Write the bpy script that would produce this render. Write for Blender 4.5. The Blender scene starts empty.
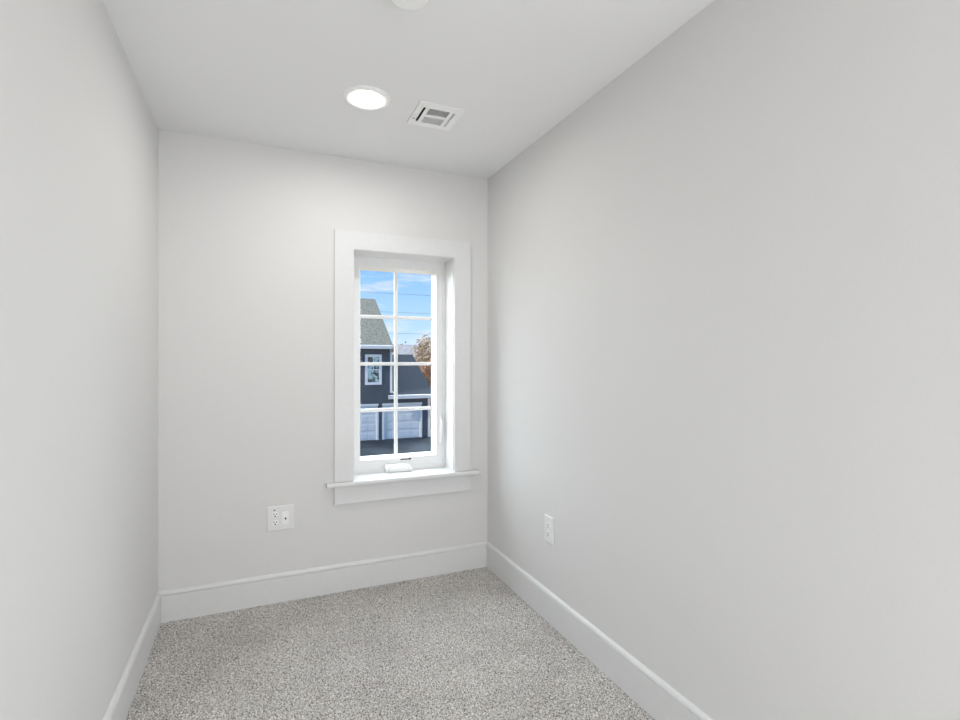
import bpy, bmesh, math, random
import numpy as np
from mathutils import Vector, Matrix
PI = math.pi
sc = bpy.context.scene
COL = sc.collection

# ---------------------------------------------------------------- camera
cam_d = bpy.data.cameras.new('camera')
cam_d.sensor_width = 36.0
cam_d.lens = 514.6 / 960.0 * 36.0
cam_d.clip_start = 0.02
cam_d.clip_end = 2000
cam = bpy.data.objects.new('camera', cam_d)
COL.objects.link(cam)
cam.location = (0, 0, 1.298)
cam.rotation_euler = (PI / 2, 0, -0.4065)
sc.camera = cam

# ---------------------------------------------------------------- exposure
sc.view_settings.view_transform = 'Standard'
sc.view_settings.look = 'None'
sc.view_settings.exposure = 0.06
sc.view_settings.gamma = 1.0
sc.view_settings.use_curve_mapping = False

# ---------------------------------------------------------------- sky
W = bpy.data.worlds.new('sky')
sc.world = W
W.use_nodes = True
nt = W.node_tree
nt.nodes.clear()
def N(t, **k):
    n = nt.nodes.new(t)
    for a, b in k.items():
        setattr(n, a, b)
    return n
tc = N('ShaderNodeTexCoord')
sep = N('ShaderNodeSeparateXYZ')
nt.links.new(tc.outputs['Generated'], sep.inputs[0])
ramp = N('ShaderNodeValToRGB')
nt.links.new(sep.outputs['Z'], ramp.inputs[0])
e = ramp.color_ramp.elements
e[0].position = 0.0; e[0].color = (0.60, 0.76, 0.97, 1)
e[1].position = 0.9; e[1].color = (0.12, 0.30, 0.80, 1)
for p, c in ((0.06, (0.47, 0.68, 0.96, 1)), (0.16, (0.27, 0.52, 0.93, 1)), (0.4, (0.2, 0.42, 0.88, 1))):
    q = e.new(p); q.color = c
mp = N('ShaderNodeMapping'); mp.inputs['Scale'].default_value = (5, 5, 26); mp.inputs['Location'].default_value = (0.3, 0, 1.28)
nt.links.new(tc.outputs['Generated'], mp.inputs[0])
no = N('ShaderNodeTexNoise'); no.inputs['Scale'].default_value = 1.6; no.inputs['Detail'].default_value = 6; no.inputs['Roughness'].default_value = 0.6
nt.links.new(mp.outputs[0], no.inputs['Vector'])
cr = N('ShaderNodeValToRGB')
cr.color_ramp.elements[0].position = 0.50; cr.color_ramp.elements[0].color = (0, 0, 0, 1)
cr.color_ramp.elements[1].position = 0.72; cr.color_ramp.elements[1].color = (0.85, 0.85, 0.85, 1)
nt.links.new(no.outputs['Fac'], cr.inputs[0])
mx = N('ShaderNodeMix', data_type='RGBA')
nt.links.new(cr.outputs[0], mx.inputs['Factor'])
nt.links.new(ramp.outputs[0], mx.inputs['A'])
mx.inputs['B'].default_value = (0.80, 0.80, 0.93, 1)
bg = N('ShaderNodeBackground'); bg.inputs['Strength'].default_value = 1.18
nt.links.new(mx.outputs['Result'], bg.inputs['Color'])
out = N('ShaderNodeOutputWorld')
nt.links.new(bg.outputs[0], out.inputs[0])

# ---------------------------------------------------------------- sun (from the left, grazing our outside wall)
sd = bpy.data.lights.new('sun', 'SUN'); sd.energy = 3.2; sd.angle = 0.01; sd.color = (1.0, 0.93, 0.84)
so = bpy.data.objects.new('sun', sd); COL.objects.link(so)
so.location = (-20, 0, 30)
so.rotation_euler = Vector((1.0, 0.22, -0.75)).to_track_quat('-Z', 'Y').to_euler()

# broad bright sky on the window side
gd = bpy.data.lights.new('sky_glow', 'SUN'); gd.energy = 17.5; gd.angle = math.radians(110); gd.color = (0.93, 0.97, 1.0)
go = bpy.data.objects.new('sky_glow', gd); COL.objects.link(go)
go.location = (0, 20, 30)
go.rotation_euler = Vector((0.1, -1.0, -0.42)).to_track_quat('-Z', 'Y').to_euler()

# ---------------------------------------------------------------- unseen fill lights added behind the camera, in the hall and the room
def area(name, loc, target, sx, sy, power, color=(1, 1, 1)):
    l = bpy.data.lights.new(name, 'AREA'); l.shape = 'RECTANGLE'; l.size = sx; l.size_y = sy
    l.energy = power; l.color = color
    o = bpy.data.objects.new(name, l); COL.objects.link(o)
    o.location = loc
    o.rotation_euler = (Vector(target) - Vector(loc)).to_track_quat('-Z', 'Y').to_euler()
    return o
area('hall_fill', (0.60, -1.95, 1.15), (0.30, 0, 1.15), 1.3, 2.1, 4, (0.98, 0.985, 1.0))
area('side_fill', (1.25, -1.08, 1.2), (-0.4, -0.2, 1.2), 0.7, 1.8, 34, (0.98, 0.985, 1.0))
area('low_fill', (0.44, -1.2, 0.5), (0.44, 1.5, 1.4), 1.5, 0.7, 18, (0.98, 0.985, 1.0))

# ================================================================ helpers
def mat(name, color, rough=0.6, spec=0.3, metal=0.0, emit=None, estr=0):
    m = bpy.data.materials.new(name); m.use_nodes = True
    b = m.node_tree.nodes['Principled BSDF']
    b.inputs['Base Color'].default_value = (*color, 1)
    b.inputs['Roughness'].default_value = rough
    b.inputs['Specular IOR Level'].default_value = spec
    b.inputs['Metallic'].default_value = metal
    if emit:
        b.inputs['Emission Color'].default_value = (*emit, 1)
        b.inputs['Emission Strength'].default_value = estr
    return m

def noisy(m, scale, c1, c2, bump=0.0, dist=0.001, stretch=(1, 1, 1), lo=0.35, hi=0.65, detail=3, tex='noise'):
    t = m.node_tree; b = t.nodes['Principled BSDF']
    co = t.nodes.new('ShaderNodeTexCoord'); mp_ = t.nodes.new('ShaderNodeMapping')
    mp_.inputs['Scale'].default_value = stretch
    t.links.new(co.outputs['Object'], mp_.inputs[0])
    n = t.nodes.new('ShaderNodeTexNoise'); n.inputs['Scale'].default_value = scale; n.inputs['Detail'].default_value = detail
    t.links.new(mp_.outputs[0], n.inputs['Vector'])
    r = t.nodes.new('ShaderNodeValToRGB')
    r.color_ramp.elements[0].position = lo; r.color_ramp.elements[0].color = (*c1, 1)
    r.color_ramp.elements[1].position = hi; r.color_ramp.elements[1].color = (*c2, 1)
    t.links.new(n.outputs['Fac'], r.inputs[0])
    t.links.new(r.outputs[0], b.inputs['Base Color'])
    if bump:
        bp = t.nodes.new('ShaderNodeBump'); bp.inputs['Strength'].default_value = bump; bp.inputs['Distance'].default_value = dist
        t.links.new(n.outputs['Fac'], bp.inputs['Height']); t.links.new(bp.outputs[0], b.inputs['Normal'])
    return m

M = {}
M['wall'] = noisy(mat('wall_paint', (0.70, 0.695, 0.685), 0.75, 0.2), 260, (0.725, 0.722, 0.713), (0.74, 0.737, 0.728), 0.12, 0.0006)
M['ceil'] = noisy(mat('ceiling_paint', (0.68, 0.68, 0.68), 0.85, 0.1), 200, (0.84, 0.84, 0.842), (0.85, 0.85, 0.852), 0.1, 0.0006)
M['trim'] = noisy(mat('trim_paint', (0.80, 0.805, 0.80), 0.35, 0.4), 40, (0.74, 0.745, 0.745), (0.755, 0.76, 0.76))
M['vinyl'] = noisy(mat('white_vinyl', (0.84, 0.845, 0.84), 0.35, 0.4), 30, (0.83, 0.835, 0.83), (0.85, 0.855, 0.85))
M['plastic'] = noisy(mat('white_plastic', (0.82, 0.82, 0.81), 0.4, 0.4), 50, (0.92, 0.92, 0.915), (0.935, 0.935, 0.93))
M['enamel'] = noisy(mat('white_enamel', (0.8, 0.8, 0.8), 0.4, 0.4), 50, (0.93, 0.93, 0.93), (0.94, 0.94, 0.94))
M['plate'] = noisy(mat('plate_plastic', (0.76, 0.76, 0.755), 0.35, 0.45), 50, (0.80, 0.80, 0.795), (0.815, 0.815, 0.81))
M['dark'] = noisy(mat('dark_void', (0.01, 0.01, 0.01), 0.8, 0.1), 50, (0.008, 0.008, 0.008), (0.015, 0.015, 0.015))
M['duct'] = noisy(mat('duct_metal', (0.05, 0.05, 0.05), 0.6, 0.1), 30, (0.04, 0.042, 0.042), (0.06, 0.062, 0.062))
M['lens'] = mat('lit_lens', (0.9, 0.9, 0.9), 0.4, 0.2, emit=(1.0, 0.985, 0.965), estr=142)

# carpet: speckled cut pile
def carpet_mat():
    m = mat('speckled_carpet', (0.45, 0.44, 0.42), 0.95, 0.05)
    t = m.node_tree; b = t.nodes['Principled BSDF']
    co = t.nodes.new('ShaderNodeTexCoord')
    n = t.nodes.new('ShaderNodeTexNoise'); n.inputs['Scale'].default_value = 185; n.inputs['Detail'].default_value = 2.5; n.inputs['Roughness'].default_value = 0.65
    t.links.new(co.outputs['Object'], n.inputs['Vector'])
    r = t.nodes.new('ShaderNodeValToRGB'); els = r.color_ramp.elements
    els[0].position = 0.375; els[0].color = (0.13, 0.12, 0.11, 1)
    els[1].position = 0.64; els[1].color = (0.95, 0.93, 0.895, 1)
    q = els.new(0.45); q.color = (0.46, 0.44, 0.415, 1)
    q = els.new(0.54); q.color = (0.66, 0.635, 0.60, 1)
    t.links.new(n.outputs['Fac'], r.inputs[0])
    n2 = t.nodes.new('ShaderNodeTexNoise'); n2.inputs['Scale'].default_value = 3.2; n2.inputs['Detail'].default_value = 2
    t.links.new(co.outputs['Object'], n2.inputs['Vector'])
    mr = t.nodes.new('ShaderNodeMapRange'); mr.inputs['From Min'].default_value = 0.3; mr.inputs['From Max'].default_value = 0.7
    mr.inputs['To Min'].default_value = 0.90; mr.inputs['To Max'].default_value = 1.06
    t.links.new(n2.outputs['Fac'], mr.inputs['Value'])
    hs = t.nodes.new('ShaderNodeHueSaturation')
    t.links.new(mr.outputs[0], hs.inputs['Value']); t.links.new(r.outputs[0], hs.inputs['Color'])
    t.links.new(hs.outputs[0], b.inputs['Base Color'])
    bp = t.nodes.new('ShaderNodeBump'); bp.inputs['Strength'].default_value = 0.7; bp.inputs['Distance'].default_value = 0.004
    t.links.new(n.outputs['Fac'], bp.inputs['Height']); t.links.new(bp.outputs[0], b.inputs['Normal'])
    return m
M['carpet'] = carpet_mat()

def glass_mat():
    m = bpy.data.materials.new('window_glass'); m.use_nodes = True
    t = m.node_tree; t.nodes.clear()
    o = t.nodes.new('ShaderNodeOutputMaterial'); mxs = t.nodes.new('ShaderNodeMixShader')
    tr = t.nodes.new('ShaderNodeBsdfTransparent'); gl = t.nodes.new('ShaderNodeBsdfGlossy'); gl.inputs['Roughness'].default_value = 0.0
    tr.inputs['Color'].default_value = (0.97, 0.985, 0.98, 1)
    fr = t.nodes.new('ShaderNodeFresnel'); fr.inputs['IOR'].default_value = 1.33
    ge = t.nodes.new('ShaderNodeNewGeometry')
    inv = t.nodes.new('ShaderNodeMath'); inv.operation = 'SUBTRACT'; inv.inputs[0].default_value = 1.0
    t.links.new(ge.outputs['Backfacing'], inv.inputs[1])
    mul = t.nodes.new('ShaderNodeMath'); mul.operation = 'MULTIPLY'
    t.links.new(fr.outputs[0], mul.inputs[0]); t.links.new(inv.outputs[0], mul.inputs[1])
    t.links.new(mul.outputs[0], mxs.inputs[0]); t.links.new(tr.outputs[0], mxs.inputs[1]); t.links.new(gl.outputs[0], mxs.inputs[2])
    t.links.new(mxs.outputs[0], o.inputs[0])
    return m
M['glass'] = glass_mat()

XF = None        # survey correction: maps first-measured positions to the final ones
def link(name, bm, m, parent=None, smooth=False):
    if XF:
        for v in bm.verts: v.co = XF(v.co)
    bmesh.ops.recalc_face_normals(bm, faces=bm.faces)
    me = bpy.data.meshes.new(name)
    if parent is not None:
        w = Vector((0, 0, 0)); p = parent
        while p is not None:
            w += p.location; p = p.parent
        bmesh.ops.translate(bm, verts=bm.verts, vec=-w)
    bm.to_mesh(me); bm.free()
    if smooth:
        for p in me.polygons: p.use_smooth = True
    ms = m if isinstance(m, list) else [m]
    for k in ms: me.materials.append(k)
    o = bpy.data.objects.new(name, me); COL.objects.link(o)
    if parent is not None: o.parent = parent
    return o
def thing(name, label, cat, loc, group=None):
    o = bpy.data.objects.new(name, None); COL.objects.link(o); o.location = XF(Vector(loc)) if XF else loc
    o.empty_display_size = 0.1
    o['label'] = label; o['category'] = cat
    if group: o['group'] = group
    return o
def tag(o, label, cat, group=None, kind=None):
    o['label'] = label; o['category'] = cat
    if group: o['group'] = group
    if kind: o['kind'] = kind
    return o
def struct(o):
    o['kind'] = 'structure'; return o
def BM(): return bmesh.new()
def box(bm, x0, x1, y0, y1, z0, z1, bev=0.0, mi=0):
    r = bmesh.ops.create_cube(bm, size=1.0)
    vs = r['verts']
    for v in vs:
        v.co.x = x0 + (v.co.x + .5) * (x1 - x0)
        v.co.y = y0 + (v.co.y + .5) * (y1 - y0)
        v.co.z = z0 + (v.co.z + .5) * (z1 - z0)
    fs = set(f for v in vs for f in v.link_faces)
    for f in fs: f.material_index = mi
    if bev:
        es = list(set(e_ for v in vs for e_ in v.link_edges))
        bmesh.ops.bevel(bm, geom=es, offset=bev, segments=2, affect='EDGES', profile=0.5)
    return bm
def B(*a, **k): return box(BM(), *a, **k)
def prism(bm, pts, axis, a0, a1, mi=0):
    """closed 2-D outline extruded along an axis"""
    def P(u, v, a):
        return {'x': (a, u, v), 'y': (u, a, v), 'z': (u, v, a)}[axis]
    A = [bm.verts.new(P(u, v, a0)) for u, v in pts]
    Bv = [bm.verts.new(P(u, v, a1)) for u, v in pts]
    n = len(pts)
    fs = [bm.faces.new(A), bm.faces.new(Bv[::-1])]
    for i in range(n):
        fs.append(bm.faces.new((A[i], A[(i + 1) % n], Bv[(i + 1) % n], Bv[i])))
    for f in fs: f.material_index = mi
    return bm
def lathe(bm, prof, c, axis='z', seg=64, mi=0):
    """profile of (r, h) spun about an axis through c"""
    rings = []
    for r, h in prof:
        if r < 1e-6:
            rings.append([bm.verts.new(vec3(c, 0, 0, h, axis))])
        else:
            rings.append([bm.verts.new(vec3(c, r * math.cos(2 * PI * i / seg), r * math.sin(2 * PI * i / seg), h, axis)) for i in range(seg)])
    for a, b in zip(rings, rings[1:]):
        for i in range(seg):
            j = (i + 1) % seg
            if len(a) == 1 and len(b) == 1: continue
            if len(a) == 1: f = bm.faces.new((a[0], b[i], b[j]))
            elif len(b) == 1: f = bm.faces.new((a[i], b[0], a[j]))
            else: f = bm.faces.new((a[i], b[i], b[j], a[j]))
            f.material_index = mi
    return bm
def vec3(c, u, v, h, axis):
    if axis == 'z': return (c[0] + u, c[1] + v, c[2] + h)
    if axis == 'y': return (c[0] + u, c[1] + h, c[2] + v)
    return (c[0] + h, c[1] + u, c[2] + v)
def tube(bm, pts, rad, seg=8):
    pts = [Vector(p) for p in pts]
    rads = rad if isinstance(rad, list) else [rad] * len(pts)
    rings = []
    for i, p in enumerate(pts):
        d = (pts[min(i + 1, len(pts) - 1)] - pts[max(i - 1, 0)]).normalized()
        a = d.cross(Vector((0, 0, 1)))
        if a.length < 1e-3: a = d.cross(Vector((0, 1, 0)))
        a.normalize(); b = d.cross(a)
        rings.append([bm.verts.new(p + (a * math.cos(2 * PI * k / seg) + b * math.sin(2 * PI * k / seg)) * rads[i]) for k in range(seg)])
    for r0, r1 in zip(rings, rings[1:]):
        for k in range(seg):
            bm.faces.new((r0[k], r0[(k + 1) % seg], r1[(k + 1) % seg], r1[k]))
    bm.faces.new(rings[0][::-1]); bm.faces.new(rings[-1])
    return bm

# ================================================================ room shell
XL, XR, YB, YF, H = -0.455, 1.328, 2.964, -1.5, 2.44
TH = 0.12
OT = 3.258                                   # outside face of the window wall
# window hole in the wall
WX0, WX1, WZ0, WZ1 = 0.4836, 1.1095, 0.5951, 1.9335
bm = BM()
box(bm, XL - TH, WX0, YB, OT, -0.15, H + 0.15)
box(bm, WX1, XR + TH, YB, OT, -0.15, H + 0.15)
box(bm, WX0, WX1, YB, OT, -0.15, WZ0)
box(bm, WX0, WX1, YB, OT, WZ1, H + 0.15)
struct(link('wall_back', bm, M['wall']))
struct(link('wall_left', B(XL - TH, XL, YF - TH, YB, -0.15, H + 0.15), M['wall']))
struct(link('wall_right', B(XR, XR + TH, YF - TH, YB, -0.15, H + 0.15), M['wall']))
# rear wall with an open doorway to the hall
DX0, DX1, DH = -0.25, 1.12, 2.06
bm = BM()
box(bm, XL, DX0, YF - TH, YF, 0, H)
box(bm, DX1, XR, YF - TH, YF, 0, H)
box(bm, DX0, DX1, YF - TH, YF, DH, H)
struct(link('wall_rear', bm, M['wall']))
# ceiling with the duct opening of the vent left out
VX0, VX1, VY0, VY1 = 0.6765, 0.8445, 2.217, 2.378
bm = BM()
box(bm, XL, VX0, YF - TH, YB, H, H + 0.12)
box(bm, VX1, XR, YF - TH, YB, H, H + 0.12)
box(bm, VX0, VX1, YF - TH, VY0, H, H + 0.12)
box(bm, VX0, VX1, VY1, YB, H, H + 0.12)
struct(link('ceiling', bm, M['ceil']))

# carpeted floor: dense tufted surface on a slab
def carpet():
    nx, ny = 330, 820
    xs = np.linspace(XL, XR, nx); ys = np.linspace(YF - TH, YB, ny)
    rng = np.random.default_rng(4)
    X, Y = np.meshgrid(xs, ys)
    n = rng.random((ny, nx))
    k = (n + 0.5 * (np.roll(n, 1, 0) + np.roll(n, 1, 1))) / 2.0
    Z = (k - 0.5) * 0.013
    X = X + (rng.random((ny, nx)) - .5) * 0.003; Y = Y + (rng.random((ny, nx)) - .5) * 0.003
    X[:, 0] = XL; X[:, -1] = XR; Y[0, :] = YF - TH; Y[-1, :] = YB
    co = np.stack([X, Y, Z], -1).reshape(-1, 3)
    i = np.arange((ny - 1) * (nx - 1)); r = i // (nx - 1); c = i % (nx - 1)
    a = r * nx + c
    f = np.stack([a, a + 1, a + nx + 1, a + nx], -1)
    # slab below
    b0 = len(co)
    slab = np.array([(x, y, z) for z in (-0.15, -0.02) for x, y in ((XL, YF - TH), (XR, YF - TH), (XR, YB), (XL, YB))])
    co = np.vstack([co, slab])
    sf = [(3, 2, 1, 0), (4, 5, 6, 7), (0, 1, 5, 4), (1, 2, 6, 5), (2, 3, 7, 6), (3, 0, 4, 7)]
    faces = np.vstack([f, np.array(sf) + b0])
    me = bpy.data.meshes.new('floor')
    me.vertices.add(len(co)); me.vertices.foreach_set('co', co.ravel())
    me.loops.add(faces.size); me.loops.foreach_set('vertex_index', faces.ravel().astype(np.int32))
    me.polygons.add(len(faces)); me.polygons.foreach_set('loop_start', np.arange(0, faces.size, 4, dtype=np.int32))
    me.update(calc_edges=True); me.validate()
    me.materials.append(M['carpet'])
    o = bpy.data.objects.new('floor', me); COL.objects.link(o)
    return o
struct(carpet())

# hall beyond the doorway
bm = BM()
box(bm, -1.2, 2.0, -2.9, YF - TH, -0.15, 0)
struct(link('floor_hall', bm, M['carpet']))
bm = BM()
box(bm, -1.2, 2.0, -3.0, -2.9, -0.15, H + 0.15)
box(bm, -1.3, -1.2, -3.0, YF - TH, -0.15, H + 0.15)
box(bm, 2.0, 2.1, -3.0, YF - TH, -0.15, H + 0.15)
box(bm, -1.2, XL - TH, YF - TH, YF - TH + 0.1, -0.15, H + 0.15)
box(bm, XR + TH, 2.0, YF - TH, YF - TH + 0.1, -0.15, H + 0.15)
struct(link('wall_hall', bm, M['wall']))
struct(link('ceiling_hall', B(-1.2, 2.0, -2.9, YF - TH, H, H + 0.12), M['ceil']))

# baseboards: flat board, fine groove, rounded cap
BH = 0.1544
def base_profile(s=1):
    # (distance from wall, height)
    return [(0, 0), (0.0145, 0), (0.0145, BH - 0.0225), (0.0125, BH - 0.0205), (0.0085, BH - 0.0205), (0.0085, BH - 0.0185), (0.0150, BH - 0.0180),
            (0.0152, BH - 0.0150), (0.0115, BH - 0.0070), (0.0050, BH - 0.0012), (0.0030, BH), (0, BH)]
def baseboard(name, axis, wall, sgn, a0, a1):
    pts = [(wall + sgn * d, z) for d, z in base_profile()]
    bm = BM()
    prism(bm, pts, axis, a0, a1)
    return struct(link(name, bm, M['trim']))
baseboard('baseboard_back', 'x', YB, -1, XL, XR)
baseboard('baseboard_left', 'y', XL, 1, YF, YB - 0.0172)
baseboard('baseboard_right', 'y', XR, -1, YF, YB - 0.0172)

# ================================================================ window_1
XF = lambda c: Vector((c[0] * 1.0062 - 0.0094, c[1] - 0.082, c[2] * 1.007 - 0.0141))
YW = YB; YB = 3.046
w1 = bpy.data.objects.new('window_1', None); COL.objects.link(w1); w1.location = XF((0.801, YB, 0.60))
struct(w1)
WX0, WX1, WZ0, WZ1, OT = 0.490, 1.112, 0.605, 1.934, 3.34
def ring(bm, xo0, xo1, zo0, zo1, xi0, xi1, zi0, zi1, y0, y1, xf=None, mi=0):
    """rectangular frame; optional other inner opening at the back face gives a sloped reveal"""
    b = xf if xf else (xi0, xi1, zi0, zi1)
    def q(x0, x1, z0, z1, y): return [bm.verts.new(p) for p in ((x0, y, z0), (x1, y, z0), (x1, y, z1), (x0, y, z1))]
    of, ob = q(xo0, xo1, zo0, zo1, y0), q(xo0, xo1, zo0, zo1, y1)
    f, k = q(xi0, xi1, zi0, zi1, y0), q(*b, y1)
    for i in range(4):
        j = (i + 1) % 4
        for fc in ((of[i], of[j], f[j], f[i]), (ob[i], ob[j], k[j], k[i]), (of[i], of[j], ob[j], ob[i]), (f[i], f[j], k[j], k[i])):
            bm.faces.new(fc).material_index = mi
    return bm
CT = 0.019
# casing boards, each with a tiny eased edge
bm = BM()
prism(bm, [(0.395, 0.626), (0.500, 0.626), (0.500, 1.924), (1.102, 1.924), (1.102, 0.626), (1.207, 0.626), (1.207, 2.025), (0.395, 2.025)], 'y', YB - CT, YB)
bmesh.ops.bevel(bm, geom=[e_ for e_ in bm.edges if all(abs(v.co.y - (YB - CT)) < 1e-5 for v in e_.verts)], offset=0.0016, segments=2, affect='EDGES')
link('casing', bm, M['trim'], w1)
# stool with rounded nose, and apron
bm = BM()
prism(bm, [(3.2, 0.600), (YB - 0.036, 0.600), (YB - 0.041, 0.603), (YB - 0.043, 0.6125), (YB - 0.041, 0.622), (YB - 0.036, 0.6255), (3.2, 0.6255)], 'x', 0.5025, 1.0995)
prism(bm, [(YB, 0.600), (YB - 0.036, 0.600), (YB - 0.041, 0.603), (YB - 0.043, 0.6125), (YB - 0.041, 0.622), (YB - 0.036, 0.6255), (YB, 0.6255)], 'x', 0.352, 0.5025)
prism(bm, [(YB, 0.600), (YB - 0.036, 0.600), (YB - 0.041, 0.603), (YB - 0.043, 0.6125), (YB - 0.041, 0.622), (YB - 0.036, 0.6255), (YB, 0.6255)], 'x', 1.0995, 1.257)
link('window_sill', bm, M['trim'], w1)
link('apron', B(0.395, 1.207, YB - 0.017, YB, 0.502, 0.599, 0.0015), M['trim'], w1)
# jamb lining
bm = BM()
ring(bm, WX0, WX1, WZ0, WZ1, 0.5035, 1.0985, 0.6258, 1.9205, YB - 0.001, 3.205)
link('jamb', bm, M['trim'], w1)
# vinyl unit frame: stepped ring
bm = BM()
ring(bm, WX0, WX1, WZ0, WZ1, 0.516, 1.086, 0.645, 1.908, 3.198, OT + 0.02)
link('window_frame', bm, M['vinyl'], w1)
# sash: outer ring with a small step, sloped glazing bead, outside rim
IX0, IX1, IZ0, IZ1 = 0.567, 1.047, 0.7015, 1.864
GX0, GX1, GZ0, GZ1 = 0.580, 1.035, 0.713, 1.853
bm = BM()
ring(bm, 0.516, 1.086, 0.645, 1.908, IX0 - 0.010, IX1 + 0.010, IZ0 - 0.010, IZ1 + 0.010, 3.207, 3.222)
ring(bm, 0.519, 1.083, 0.648, 1.905, IX0, IX1, IZ0, IZ1, 3.211, 3.281, (GX0, GX1, GZ0, GZ1))
ring(bm, 0.519, 1.083, 0.648, 1.905, GX0, GX1, GZ0, GZ1, 3.2865, 3.325, (GX0 - 0.006, GX1 + 0.022, GZ0 - 0.024, GZ1 + 0.006))
sash = link('sash', bm, M['vinyl'], w1)
link('glass', B(0.53, 1.073, 3.2815, 3.2855, 0.66, 1.895), M['glass'], sash)
# muntin grille (outside of the glass and inside of it, thin profiled bars)
bm = BM()
MX = 0.803
zs = [0.9935, 1.279, 1.570]
def bar_prof(y0, y1, c, w):
    s = 1 if y1 > y0 else -1
    return [(c - w, y0), (c + w, y0), (c + w, y0 + (y1 - y0) * .45), (c + w * .45, y1), (c - w * .45, y1), (c - w, y0 + (y1 - y0) * .45)]
prism(bm, bar_prof(3.2812, 3.2735, MX, 0.0105), 'z', GZ0, GZ1)
prism(bm, bar_prof(3.286, 3.297, MX, 0.0105), 'z', GZ0, GZ1)
for z in zs:
    for a, b_ in ((GX0, MX - 0.0105), (MX + 0.0105, GX1)):
        prism(bm, [(y, c) for c, y in bar_prof(3.2812, 3.2735, z, 0.0105)], 'x', a, b_)
        prism(bm, [(y, c) for c, y in bar_prof(3.286, 3.297, z, 0.0105)], 'x', a, b_)
link('muntin_grille', bm, M['vinyl'], sash)
# crank operator
bm = BM()
prism(bm, [(3.206, 0.6262), (3.150, 0.6262), (3.148, 0.634), (3.158, 0.650), (3.180, 0.664), (3.206, 0.668)], 'x', 0.712, 0.868)
bmesh.ops.bevel(bm, geom=[e_ for e_ in bm.edges], offset=0.003, segments=2, affect='EDGES')
op = link('crank_operator', bm, M['vinyl'], w1)
bm = BM()
hp = [(0.722, 3.146, 0.640), (0.738, 3.146, 0.659), (0.765, 3.148, 0.671), (0.795, 3.150, 0.675), (0.822, 3.150, 0.671), (0.846, 3.148, 0.660), (0.858, 3.146, 0.644)]
tube(bm, hp, [0.0075, 0.006, 0.0055, 0.0055, 0.0055, 0.006, 0.0075], 12)
lathe(bm, [(0, -0.012), (0.009, -0.012), (0.0105, -0.009), (0.0105, 0.01), (0, 0.01)], (0.858, 3.148, 0.640), 'y', 20)
link('crank_handle', bm, M['plastic'], op, smooth=True)
bm = BM()
box(bm, 0.812, 0.874, 3.2045, 3.2075, 0.6875, 0.6925)
box(bm, 0.867, 0.878, 3.2035, 3.2075, 0.6865, 0.6955)
link('operator_slot', bm, M['dark'], w1)['label'] = 'small black slot above the crank'
# sash lock lever on the right stile
bm = BM()
box(bm, 1.064, 1.082, 3.196, 3.207, 0.778, 0.950, 0.003)
lk = link('sash_lock', bm, M['plastic'], w1)
bm = BM()
prism(bm, [(3.196, 0.930), (3.184, 0.926), (3.178, 0.905), (3.180, 0.83), (3.186, 0.795), (3.191, 0.792), (3.191, 0.90), (3.196, 0.905)], 'x', 1.068, 1.078)
bmesh.ops.bevel(bm, geom=[e_ for e_ in bm.edges], offset=0.0015, segments=1, affect='EDGES')
link('lock_lever', bm, M['plastic'], lk)

# ================================================================ ceiling light
XF = lambda c: Vector((c[0] - 0.0085, c[1] - 0.078, c[2])); YB = YW; OT = 3.258
LX, LY = 0.442, 2.332
cl = thing('ceiling_light', 'round white recessed ceiling light, glowing, on the ceiling left of the vent', 'ceiling light', (LX, LY, H))
bm = BM()
lathe(bm, [(0.104, 0), (0.104, -0.003), (0.101, -0.0075), (0.092, -0.0095), (0.073, -0.0085), (0.0675, -0.004), (0.0675, 0)], (LX, LY, H))
link('trim_ring', bm, M['plastic'], cl, smooth=True)
bm = BM()
lathe(bm, [(0.0675, -0.0035), (0.056, -0.005), (0.03, -0.006), (0, -0.0063)], (LX, LY, H))
link('light_lens', bm, M['lens'], cl, smooth=True)

# ================================================================ smoke detector
XF = None
SX, SY = 0.4225, 1.524
sm = thing('smoke_detector', 'round white smoke detector on the ceiling at the top edge of the picture', 'smoke detector', (SX, SY, H))
bm = BM()
lathe(bm, [(0, 0), (0.071, 0), (0.072, -0.004), (0.070, -0.010), (0.064, -0.012), (0.0, -0.012)], (SX, SY, H))
link('mounting_base', bm, M['plastic'], sm, smooth=False)
bm = BM()
lathe(bm, [(0.060, -0.012), (0.060, -0.030), (0.0575, -0.039), (0.054, -0.044), (0.046, -0.0455), (0.0, -0.0465)], (SX, SY, H))
link('detector_body', bm, M['plastic'], sm, smooth=True)
bm = BM()
lathe(bm, [(0.012, -0.046), (0.012, -0.0485), (0.010, -0.050), (0, -0.050)], (SX + 0.012, SY - 0.02, H), seg=32)
link('test_button', bm, M['plastic'], sm, smooth=True)

# ================================================================ air vent
XF = lambda c: Vector((c[0] - 0.0085, c[1] - 0.080, c[2]))
vx0, vx1, vy0, vy1 = 0.663, 0.875, 2.266, 2.486
av = thing('air_vent', 'square white metal ceiling vent with two louvre banks, right of the round light', 'air vent', ((vx0 + vx1) / 2, (vy0 + vy1) / 2, H))
bm = BM()
fz0, fz1 = H - 0.006, H - 0.0008
s1 = (0.690, 0.704); bk = (0.720, 0.818); s2 = (0.835, 0.845)
yb1 = (2.306, 2.371); yb2 = (2.389, 2.453)
ya, yz = 2.304, 2.452
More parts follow.
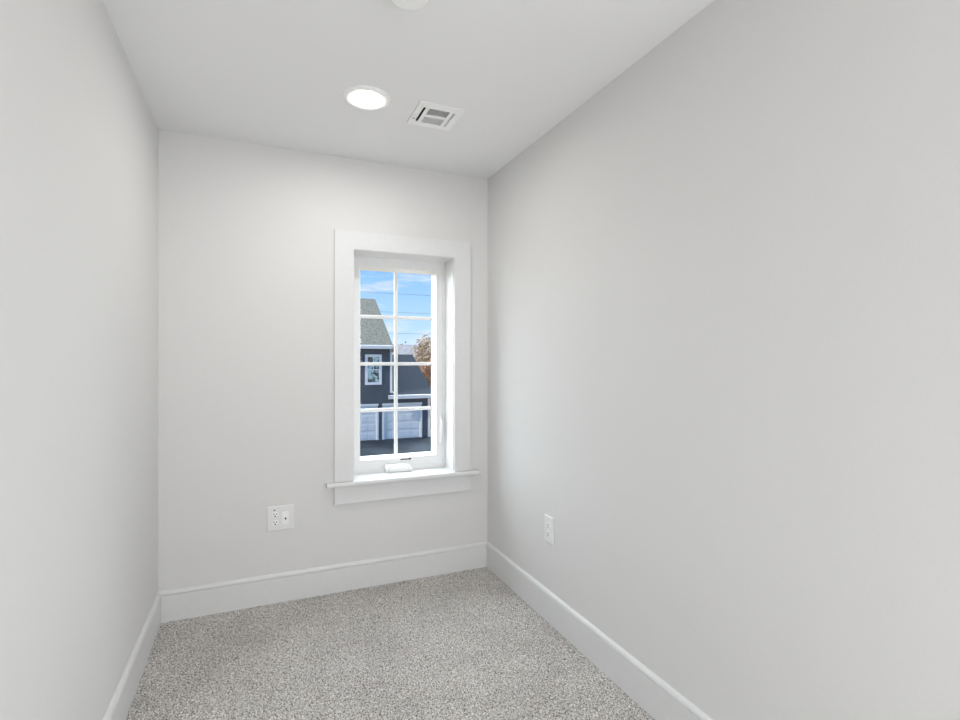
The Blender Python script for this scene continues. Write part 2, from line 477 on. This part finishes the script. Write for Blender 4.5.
# flat face plate built around its openings
for x0, x1, y0, y1 in ((vx0, s1[0], vy0, vy1), (s1[1], bk[0], vy0, vy1), (bk[1], s2[0], vy0, vy1), (s2[1], vx1, vy0, vy1),
                       (s1[0], s1[1], vy0, ya), (s1[0], s1[1], yz, vy1), (s2[0], s2[1], vy0, ya), (s2[0], s2[1], yz, vy1),
                       (bk[0], bk[1], vy0, yb1[0]), (bk[0], bk[1], yb1[1], yb2[0]), (bk[0], bk[1], yb2[1], vy1)):
    box(bm, x0, x1, y0, y1, fz0, fz1)
bmesh.ops.remove_doubles(bm, verts=bm.verts, dist=1e-5)
# turned-up rim
box(bm, vx0 - 0.001, vx1 + 0.001, vy0 - 0.001, vy0 + 0.001, fz0, H)
box(bm, vx0 - 0.001, vx1 + 0.001, vy1 - 0.001, vy1 + 0.001, fz0, H)
box(bm, vx0 - 0.001, vx0 + 0.001, vy0, vy1, fz0, H)
box(bm, vx1 - 0.001, vx1 + 0.001, vy0, vy1, fz0, H)
link('face_plate', bm, M['enamel'], av)
VX0, VX1, VY0, VY1 = 0.685, 0.853, 2.297, 2.458
bm = BM()                                     # duct boot above
for b_ in ((VX0, VX1, VY0, VY1, H + 0.1, H + 0.11), (VX0, VX0 + .004, VY0, VY1, H, H + 0.1), (VX1 - .004, VX1, VY0, VY1, H, H + 0.1),
           (VX0, VX1, VY0, VY0 + .004, H, H + 0.1), (VX0, VX1, VY1 - .004, VY1, H, H + 0.1)):
    box(bm, *b_)
link('duct', bm, M['duct'], av)['label'] = 'dark duct behind the louvres'
def slat(y, x0, x1, tilt):
    b_ = BM(); c = math.cos(tilt) * 0.0058; s = math.sin(tilt) * 0.0058; t = 0.0005
    prism(b_, [(y - c, H - 0.001 - s), (y + c, H - 0.001 + s), (y + c, H - 0.001 + s + t * 2), (y - c, H - 0.001 - s + t * 2)], 'x', x0, x1)
    return b_
for k in range(7):
    link('louvre', slat(yb1[0] + 0.0045 + k * 0.0093, bk[0], bk[1], 0.75), M['enamel'], av)
for k in range(7):
    link('louvre', slat(yb2[0] + 0.0045 + k * 0.0093, bk[0], bk[1], 1.05), M['enamel'], av)
for (a, b_), s in ((s1, -1), (s2, 1)):
    bm = BM(); xc = (a + b_) / 2
    prism(bm, [(xc - 0.002 * s, H + 0.012), (xc + 0.004 * s, H - 0.004), (xc + 0.0048 * s, H - 0.004), (xc - 0.001 * s, H + 0.012)], 'y', ya, yz)
    link('side_blade', bm, M['enamel'], av)
for x, y in ((0.677, 2.424), (0.861, 2.385)):
    bm = BM(); lathe(bm, [(0.0036, 0), (0.0034, -0.0014), (0.0015, -0.0022), (0, -0.0022)], (x, y, fz0), seg=20)
    link('screw', bm, M['duct'] if x < .7 else M['enamel'], av, smooth=True)
bm = BM(); box(bm, 0.6755, 0.6785, 2.385, 2.402, fz0 - 0.004, fz0)
link('damper_lever', bm, M['enamel'], av)

# ================================================================ outlets
XF = None
def rounded(w, h, r, n=6):
    pts = []
    for cx, cz, a0 in ((w - r, h - r, 0), (-w + r, h - r, PI / 2), (-w + r, -h + r, PI), (w - r, -h + r, 1.5 * PI)):
        for k in range(n + 1):
            a = a0 + k * PI / 2 / n
            pts.append((cx + r * math.cos(a), cz + r * math.sin(a)))
    return pts
class Frame:
    """local outlet frame: u along the wall, z up, d out of the wall"""
    def __init__(s, kind): s.k = kind
    def __call__(s, u, z, d):
        if s.k == 'back': return (0 + u, -d, z)
        return (-d, -u, z)      # on the right wall, facing -x: u to the viewer's right = towards -y
def shape(fr, pts, d0, d1, d2=None, shrink=1.0, cu=0, cz=0):
    bm = BM()
    rings = [[bm.verts.new(fr(cu + u, cz + z, d0)) for u, z in pts], [bm.verts.new(fr(cu + u, cz + z, d1)) for u, z in pts]]
    if d2 is not None:
        rings.append([bm.verts.new(fr(cu + u * shrink, cz + z * shrink, d2)) for u, z in pts])
    n = len(pts)
    for a, b_ in zip(rings, rings[1:]):
        for i in range(n):
            bm.faces.new((a[i], a[(i + 1) % n], b_[(i + 1) % n], b_[i]))
    bm.faces.new(rings[0]); bm.faces.new(rings[-1])
    return bm
def loc_link(name, bm, m, parent, smooth=False):
    # geometry already local to the thing
    bmesh.ops.recalc_face_normals(bm, faces=bm.faces)
    me = bpy.data.meshes.new(name); bm.to_mesh(me); bm.free(); me.materials.append(m)
    o = bpy.data.objects.new(name, me); COL.objects.link(o); o.parent = parent
    return o
def duplex(fr, root, cu):
    for cz in (0.0215, -0.0215):
        pts = [(max(-.0145, min(.0145, 0.0172 * math.cos(a) * 1.02)), 0.0142 * math.sin(a)) for a in [2 * PI * k / 40 for k in range(40)]]
        r = loc_link('receptacle', shape(fr, pts, 0.004, 0.0076, 0.0082, 0.95, cu, cz), M['plastic'], root)
        for su, hh in ((-0.0068, 0.0044), (0.0068, 0.0036)):
            loc_link('socket_slot', shape(fr, rounded(0.0017, hh, 0.0006, 2), 0.006, 0.0085, cu=cu + su, cz=cz + 0.0035), M['dark'], r)
        loc_link('ground_hole', shape(fr, rounded(0.0036, 0.0036, 0.0032, 4), 0.006, 0.0085, cu=cu, cz=cz - 0.0085), M['dark'], r)
def plate(fr, root, w, h):
    pts = rounded(w, h, 0.003, 3)
    sh = 1.0
    bm = BM()
    ringsdef = [(1, 1, 0.0), (1, 1, 0.0035), ((w - .004) / w, (h - .004) / h, 0.0064)]
    rings = [[bm.verts.new(fr(u * a, z * b_, d)) for u, z in pts] for a, b_, d in ringsdef]
    n = len(pts)
    for a, b_ in zip(rings, rings[1:]):
        for i in range(n): bm.faces.new((a[i], a[(i + 1) % n], b_[(i + 1) % n], b_[i]))
    bm.faces.new(rings[0]); bm.faces.new(rings[-1])
    return loc_link('cover_plate', bm, M['plate'], root)
fb = Frame('back')
ob = thing('wall_outlet', 'wide white two-gang plate with outlet and jack on the wall left below the window', 'outlet', (0.109, YB, 0.4505))
plate(fb, ob, 0.0685, 0.065)
duplex(fb, ob, -0.027)
loc_link('screw', shape(fb, rounded(0.0036, 0.0036, 0.0032, 4), 0.005, 0.0075, cu=-0.031, cz=0.0445), M['dark'], ob)
loc_link('jack_insert', shape(fb, rounded(0.0165, 0.0335, 0.002, 3), 0.0055, 0.0078, 0.0082, 0.97, 0.0235, -0.001), M['plastic'], ob)
bm = BM(); lathe(bm, [(0, 0.0), (0.0048, 0.0), (0.0048, -0.011), (0.0026, -0.011), (0.0026, -0.006), (0, -0.006)], (0.0247, -0.008, -0.003), 'y', 20)
loc_link('coax_jack', bm, mat('grey_metal', (0.12, 0.12, 0.12), 0.4, 0.5, 0.6), ob)
for cz in (0.0485, -0.0505):
    loc_link('screw', shape(fb, rounded(0.0028, 0.0028, 0.0025, 4), 0.005, 0.0072, cu=0.0235, cz=cz), M['plastic'], ob)
fr_ = Frame('right')
orr = thing('wall_outlet', 'narrow white outlet plate on the right wall, nearer the window corner', 'outlet', (XR, 2.213, 0.456))
plate(fr_, orr, 0.041, 0.0665)
duplex(fr_, orr, 0)
loc_link('screw', shape(fr_, rounded(0.0028, 0.0028, 0.0025, 4), 0.005, 0.0075), M['plastic'], orr)

# ================================================================ outside
XF = lambda c: Vector((c[0] * 1.0343 - 0.120, c[1], c[2] * 1.035 - 0.2186))
GZ = -3.50
O = {}
O['drive'] = noisy(mat('asphalt', (0.05, 0.06, 0.07), 0.9, 0.2), 1.2, (0.015, 0.023, 0.031), (0.042, 0.055, 0.066), 0.3, 0.02, (1, .35, 1), 0.35, 0.7, 8)
O['grass'] = noisy(mat('dry_grass', (0.2, 0.17, 0.1), 0.95, 0.1), 0.8, (0.22, 0.16, 0.10), (0.36, 0.27, 0.17), 0.3, 0.05, lo=.3, hi=.7, detail=8)
O['siding'] = noisy(mat('blue_siding', (0.045, 0.06, 0.085), 0.6, 0.3), 2, (0.075, 0.090, 0.108), (0.088, 0.104, 0.122))
O['white'] = noisy(mat('white_exterior', (0.75, 0.77, 0.78), 0.5, 0.3), 3, (0.82, 0.83, 0.82), (0.86, 0.87, 0.86))
O['door'] = noisy(mat('garage_door_paint', (0.5, 0.56, 0.62), 0.5, 0.3), 3, (0.78, 0.80, 0.78), (0.82, 0.84, 0.82))
O['roof'] = noisy(mat('grey_shingles', (0.25, 0.26, 0.23), 0.9, 0.1), 7, (0.09, 0.09, 0.075), (0.26, 0.26, 0.21), 0.6, 0.03, (1, 2, 2), 0.3, 0.7, 6)
O['roof2'] = noisy(mat('slate_blue_shingles', (0.05, 0.06, 0.08), 0.9, 0.1), 9, (0.030, 0.040, 0.050), (0.065, 0.08, 0.095), 0.6, 0.03, (1, 2, 2), 0.3, 0.7, 6)
O['farroof'] = noisy(mat('pale_shingles', (0.3, 0.3, 0.32), 0.9, 0.1), 5, (0.17, 0.17, 0.18), (0.28, 0.27, 0.27))
O['pane'] = noisy(mat('pane_painted_reflection', (0.02, 0.05, 0.05), 0.05, 0.9), 3.0, (0.005, 0.02, 0.02), (0.45, 0.62, 0.58), lo=.45, hi=.58, detail=2)  # teal reflections painted into the dark glass colour as noise patches
O['tan'] = noisy(mat('tan_wood', (0.45, 0.35, 0.25), 0.8, 0.2), 5, (0.4, 0.32, 0.22), (0.5, 0.4, 0.28))
O['bark'] = noisy(mat('bark', (0.2, 0.16, 0.12), 0.9, 0.1), 6, (0.18, 0.14, 0.11), (0.30, 0.24, 0.19))
O['leaf'] = noisy(mat('brown_leaves', (0.3, 0.2, 0.12), 0.9, 0.1), 1.5, (0.26, 0.21, 0.16), (0.58, 0.48, 0.37), lo=.35, hi=.65)
O['rleaf'] = noisy(mat('rust_leaves', (0.35, 0.2, 0.12), 0.9, 0.1), 1.5, (0.36, 0.20, 0.12), (0.62, 0.42, 0.28), lo=.35, hi=.65)
O['green'] = noisy(mat('far_green', (0.1, 0.14, 0.1), 0.9, 0.1), 2, (0.10, 0.14, 0.10), (0.22, 0.26, 0.2))
O['cable'] = noisy(mat('cable_black', (0.1, 0.12, 0.16), 0.7, 0.2), 2, (0.16, 0.22, 0.32), (0.2, 0.26, 0.36))

o = struct(link('ground', B(-80, 160, OT + 0.4, 260, GZ - 0.3, GZ - 0.04), O['grass'])); o['kind'] = 'structure'
struct(link('driveway', B(-6, 10.6, 14, 33.3, GZ - 0.04, GZ), O['drive']))

# ---- neighbouring house
Yh = 33.0
hs = thing('house', 'dark blue house with grey gable roof and two garage doors seen through the window', 'house', (5.0, Yh, GZ))
RX = 7.83                                      # right corner of the two storey part
def laps(bm, x0, x1, y, z0, z1, step=0.19, th=0.02):
    z = z0
    while z < z1 - 1e-3:
        zz = min(z + step, z1)
        prism(bm, [(y, z), (y - th - 0.012, z), (y - 0.012, zz), (y, zz)], 'x', x0, x1)
        z = zz
bm = BM()
ridge_y, ridge_z, eave_z = 38.0, 5.82, 2.33
G1 = (4.42, 6.95); G2 = (7.23, 9.76); GT = -1.28
# body behind the siding
box(bm, -3.0, RX, Yh + 0.02, 43.0, -1.2, eave_z)
box(bm, -3.0, G1[0] - .03, Yh + 0.02, 43.0, GZ, -1.2)
box(bm, G1[1] + .03, G2[0] - .03, Yh + 0.02, Yh + 0.4, GZ, -1.2)
box(bm, G2[1] + .03, 10.30, Yh + 0.02, Yh + 0.4, GZ, -0.9)
box(bm, -3, 10.25, Yh + 0.4, 43, GZ, -1.2)
box(bm, RX, 10.30, Yh + 0.02, 42.9, -1.2, -0.85)
# gable triangle
prism(bm, [(Yh, eave_z), (43, eave_z), (ridge_y, ridge_z - 0.15)], 'x', RX - 0.1, RX)
prism(bm, [(Yh, -0.9), (43, -0.9), (ridge_y, 1.75)], 'x', 10.2, 10.3)
laps(bm, -3.0, RX, Yh + 0.02, -1.22, eave_z)
laps(bm, RX, 10.30, Yh + 0.02, -1.22, -0.85)
laps(bm, G1[1] + .03, G2[0] - .03, Yh + 0.02, GZ + 0.03, -1.22)
laps(bm, G2[1] + .03, 10.30, Yh + 0.02, GZ + 0.03, -1.22)
laps(bm, 2, G1[0] - .03, Yh + 0.02, GZ + 0.03, -1.22)
link('siding_wall', bm, O['siding'], hs)
def gable(y_e, z_e, y_r, z_r, y_b, x0, x1, th=0.14):
    b_ = BM()
    prism(b_, [(y_e, z_e), (y_r, z_r), (y_b, z_e), (y_b, z_e - th), (y_r, z_r - th * 1.2), (y_e, z_e - th)], 'x', x0, x1)
    return b_
link('main_roof', gable(32.62, 2.42, ridge_y, ridge_z, 43.4, -3.4, 7.78), O['roof'], hs)['label'] = 'grey shingled gable roof'
link('wing_roof', gable(32.66, -0.72, ridge_y, 1.87, 43.3, RX, 10.50), O['roof2'], hs)['label'] = 'low dark blue grey garage roof'
bm = BM(); prism(bm, [(32.52, 2.36), (32.62, 2.39), (32.64, 2.16), (32.55, 2.16)], 'x', -3.4, 7.76)
box(bm, -3.4, 7.76, 32.62, 33.0, 2.15, 2.24)
link('gutter', bm, O['white'], hs)
bm = BM(); prism(bm, [(32.54, -0.74), (32.66, -0.72), (32.68, -0.96), (32.57, -0.96)], 'x', 7.52, 10.46)
box(bm, 7.84, 10.44, 32.66, 33.0, -0.97, -0.90)
link('gutter', bm, O['white'], hs)
link('eave_return', B(7.76, 7.92, 32.6, 33.0, 1.95, 2.36, 0.01), O['tan'], hs)['label'] = 'tan boxed eave end'
link('corner_board', B(7.70, 7.84, Yh - 0.03, Yh + 0.1, -0.60, 2.16), O['white'], hs)
link('corner_board', B(10.18, 10.32, Yh - 0.03, Yh + 0.1, GZ, -0.95), O['white'], hs)
bm = BM(); tube(bm, [(7.70, 32.85, 2.15), (7.76, 32.9, 1.9), (7.76, 32.9, -0.45), (7.90, 32.8, -0.60)], 0.04, 8)
link('downspout', bm, O['white'], hs)
# upstairs window
bm = BM()
ring(bm, 6.14, 7.17, -0.07, 1.81, 6.30, 7.01, 0.09, 1.65, Yh - 0.05, Yh + 0.02)
box(bm, 6.30, 7.01, Yh - 0.045, Yh - 0.01, 0.835, 0.895)
box(bm, 6.635, 6.675, Yh - 0.04, Yh - 0.01, 0.895, 1.65)
box(bm, 6.30, 7.01, Yh - 0.04, Yh - 0.01, 1.25, 1.28)
wn = link('house_window', bm, O['white'], hs)
link('pane', B(6.30, 7.01, Yh - 0.02, Yh - 0.012, 0.09, 1.65), O['pane'], wn)
def garage(gx):
    x0, x1 = gx
    bm = BM()
    box(bm, x0 - 0.03, x0 + 0.10, Yh - 0.03, Yh + 0.1, GZ, -1.62)
    box(bm, x1 - 0.10, x1 + 0.03, Yh - 0.03, Yh + 0.1, GZ, -1.62)
    box(bm, x0 - 0.03, x1 + 0.03, Yh - 0.03, Yh + 0.1, -1.38, -1.25)
    link('garage_trim', bm, O['white'], hs)
    bm = BM()
    zt = -1.38; hgt = (zt - GZ) / 4
    for k in range(4):
        z0 = GZ + k * hgt
        box(bm, x0, x1, Yh + 0.05, Yh + 0.10, z0 + 0.012, z0 + hgt - 0.002)
        for j in range(5):
            a = x0 + 0.16 + j * (x1 - x0 - 0.3) / 5
            box(bm, a, a + (x1 - x0 - 0.3) / 5 - 0.07, Yh + 0.035, Yh + 0.055, z0 + 0.09, z0 + hgt - 0.08, 0.012)
    box(bm, x0, x1, Yh + 0.09, Yh + 0.12, GZ, zt)
    link('garage_door', bm, O['door'], hs)
garage(G1); garage(G2)

# ---- a further house, its pale roof just above the garage roof
fh = thing('house', 'distant house whose pale grey roof shows just above the garage roof', 'house', (15, 62, GZ))
bm = BM(); box(bm, 9.0, 18.0, 58.3, 70, GZ, 1.6)
link('house_wall', bm, O['tan'], fh)
link('house_roof', gable(57.8, 1.75, 62.0, 3.30, 70.4, 8.5, 17.6, .15), O['farroof'], fh)

# ---- trees
random.seed(11)
def tree(name, label, x, y, h, r, mleaf, nleaf, seed, zc=0.55, group=None, leaf=0.12, squash=1.0, branches=26):
    random.seed(seed)
    t = thing(name, label, 'tree', (x, y, GZ), group)
    bm = BM()
    top = Vector((x, y, GZ + h))
    tube(bm, [(x, y, GZ), (x + .05, y, GZ + h * .35), (x - .06, y + .05, GZ + h * .7), (x, y, GZ + h * .97)], [0.16 * h / 6, 0.12 * h / 6, 0.06 * h / 6, 0.01], 8)
    tips = []
    for k in range(branches):
        z0 = h * random.uniform(0.22, 0.85); a = random.uniform(0, 2 * PI)
        L = r * random.uniform(0.6, 1.0) * (1.15 - abs(z0 / h - 0.5))
        p0 = Vector((x, y, GZ + z0)); d = Vector((math.cos(a), math.sin(a), random.uniform(0.3, 0.9)))
        p1 = p0 + d * L * .5; p2 = p0 + d * L + Vector((0, 0, random.uniform(0, .3)))
        p2.z = min(p2.z, GZ + h * 1.02)
        tube(bm, [p0, p1, p2], [0.035, 0.022, 0.006], 5)
        tips += [p1, p2]
        for j in range(3):
            q = p1 + (p2 - p1) * random.random(); e_ = q + Vector((random.uniform(-.5, .5), random.uniform(-.5, .5), random.uniform(0.1, .6)))
            tube(bm, [q, e_], [0.012, 0.004], 4); tips.append(e_)
    link('trunk', bm, O['bark'], t)
    bm = BM()
    for k in range(nleaf):
        c = random.choice(tips) + Vector([random.gauss(0, .32) for _ in range(3)])
        if c.z < GZ + .1: c.z = GZ + .1 + random.random() * .4
        u = Vector([random.gauss(0, 1) for _ in range(3)]).normalized(); v = u.orthogonal().normalized(); w = u.cross(v)
        s = leaf * random.uniform(.6, 1.3)
        f = [bm.verts.new(c + v * s), bm.verts.new(c + w * s * .6), bm.verts.new(c - v * s), bm.verts.new(c - w * s * .6)]
        bm.faces.new(f)
    link('foliage', bm, mleaf, t)
    return t
tree('autumn_tree', 'tall pale brown autumn tree rising behind the right end of the garage roof', 17.3, 50, 6.2, 3.1, O['leaf'], 20000, 3, branches=60, leaf=.12)
tree('autumn_tree', 'low rust brown tree at the right edge of the window view', 13.6, 41.5, 4.0, 1.7, O['rleaf'], 9000, 5, branches=40, leaf=.10)
tree('distant_tree', 'small dark green tree top just above the distant roof', 20.0, 84, 6.4, 2.6, O['green'], 4000, 9, branches=30, leaf=.25)

# ---- overhead cables
def cable(label, p0, p1, sag, rad):
    bm = BM(); pts = []
    for k in range(25):
        t = k / 24; p = Vector(p0).lerp(Vector(p1), t); p.z -= sag * 4 * t * (1 - t); pts.append(p)
    tube(bm, pts, rad, 6)
    return tag(link('power_line', bm, O['cable']), label, 'power line', None)
cable('overhead power line, highest across the blue sky outside', (-10, 45, 7.5), (40, 45, 7.5), 0.35, 0.015)
cable('overhead power line, middle one crossing the sky behind the muntin', (-10, 45, 5.9), (40, 45, 5.9), 0.35, 0.014)
cable('overhead power line, lowest one just above the distant roof', (-10, 45, 4.1), (40, 45, 4.1), 0.35, 0.014)
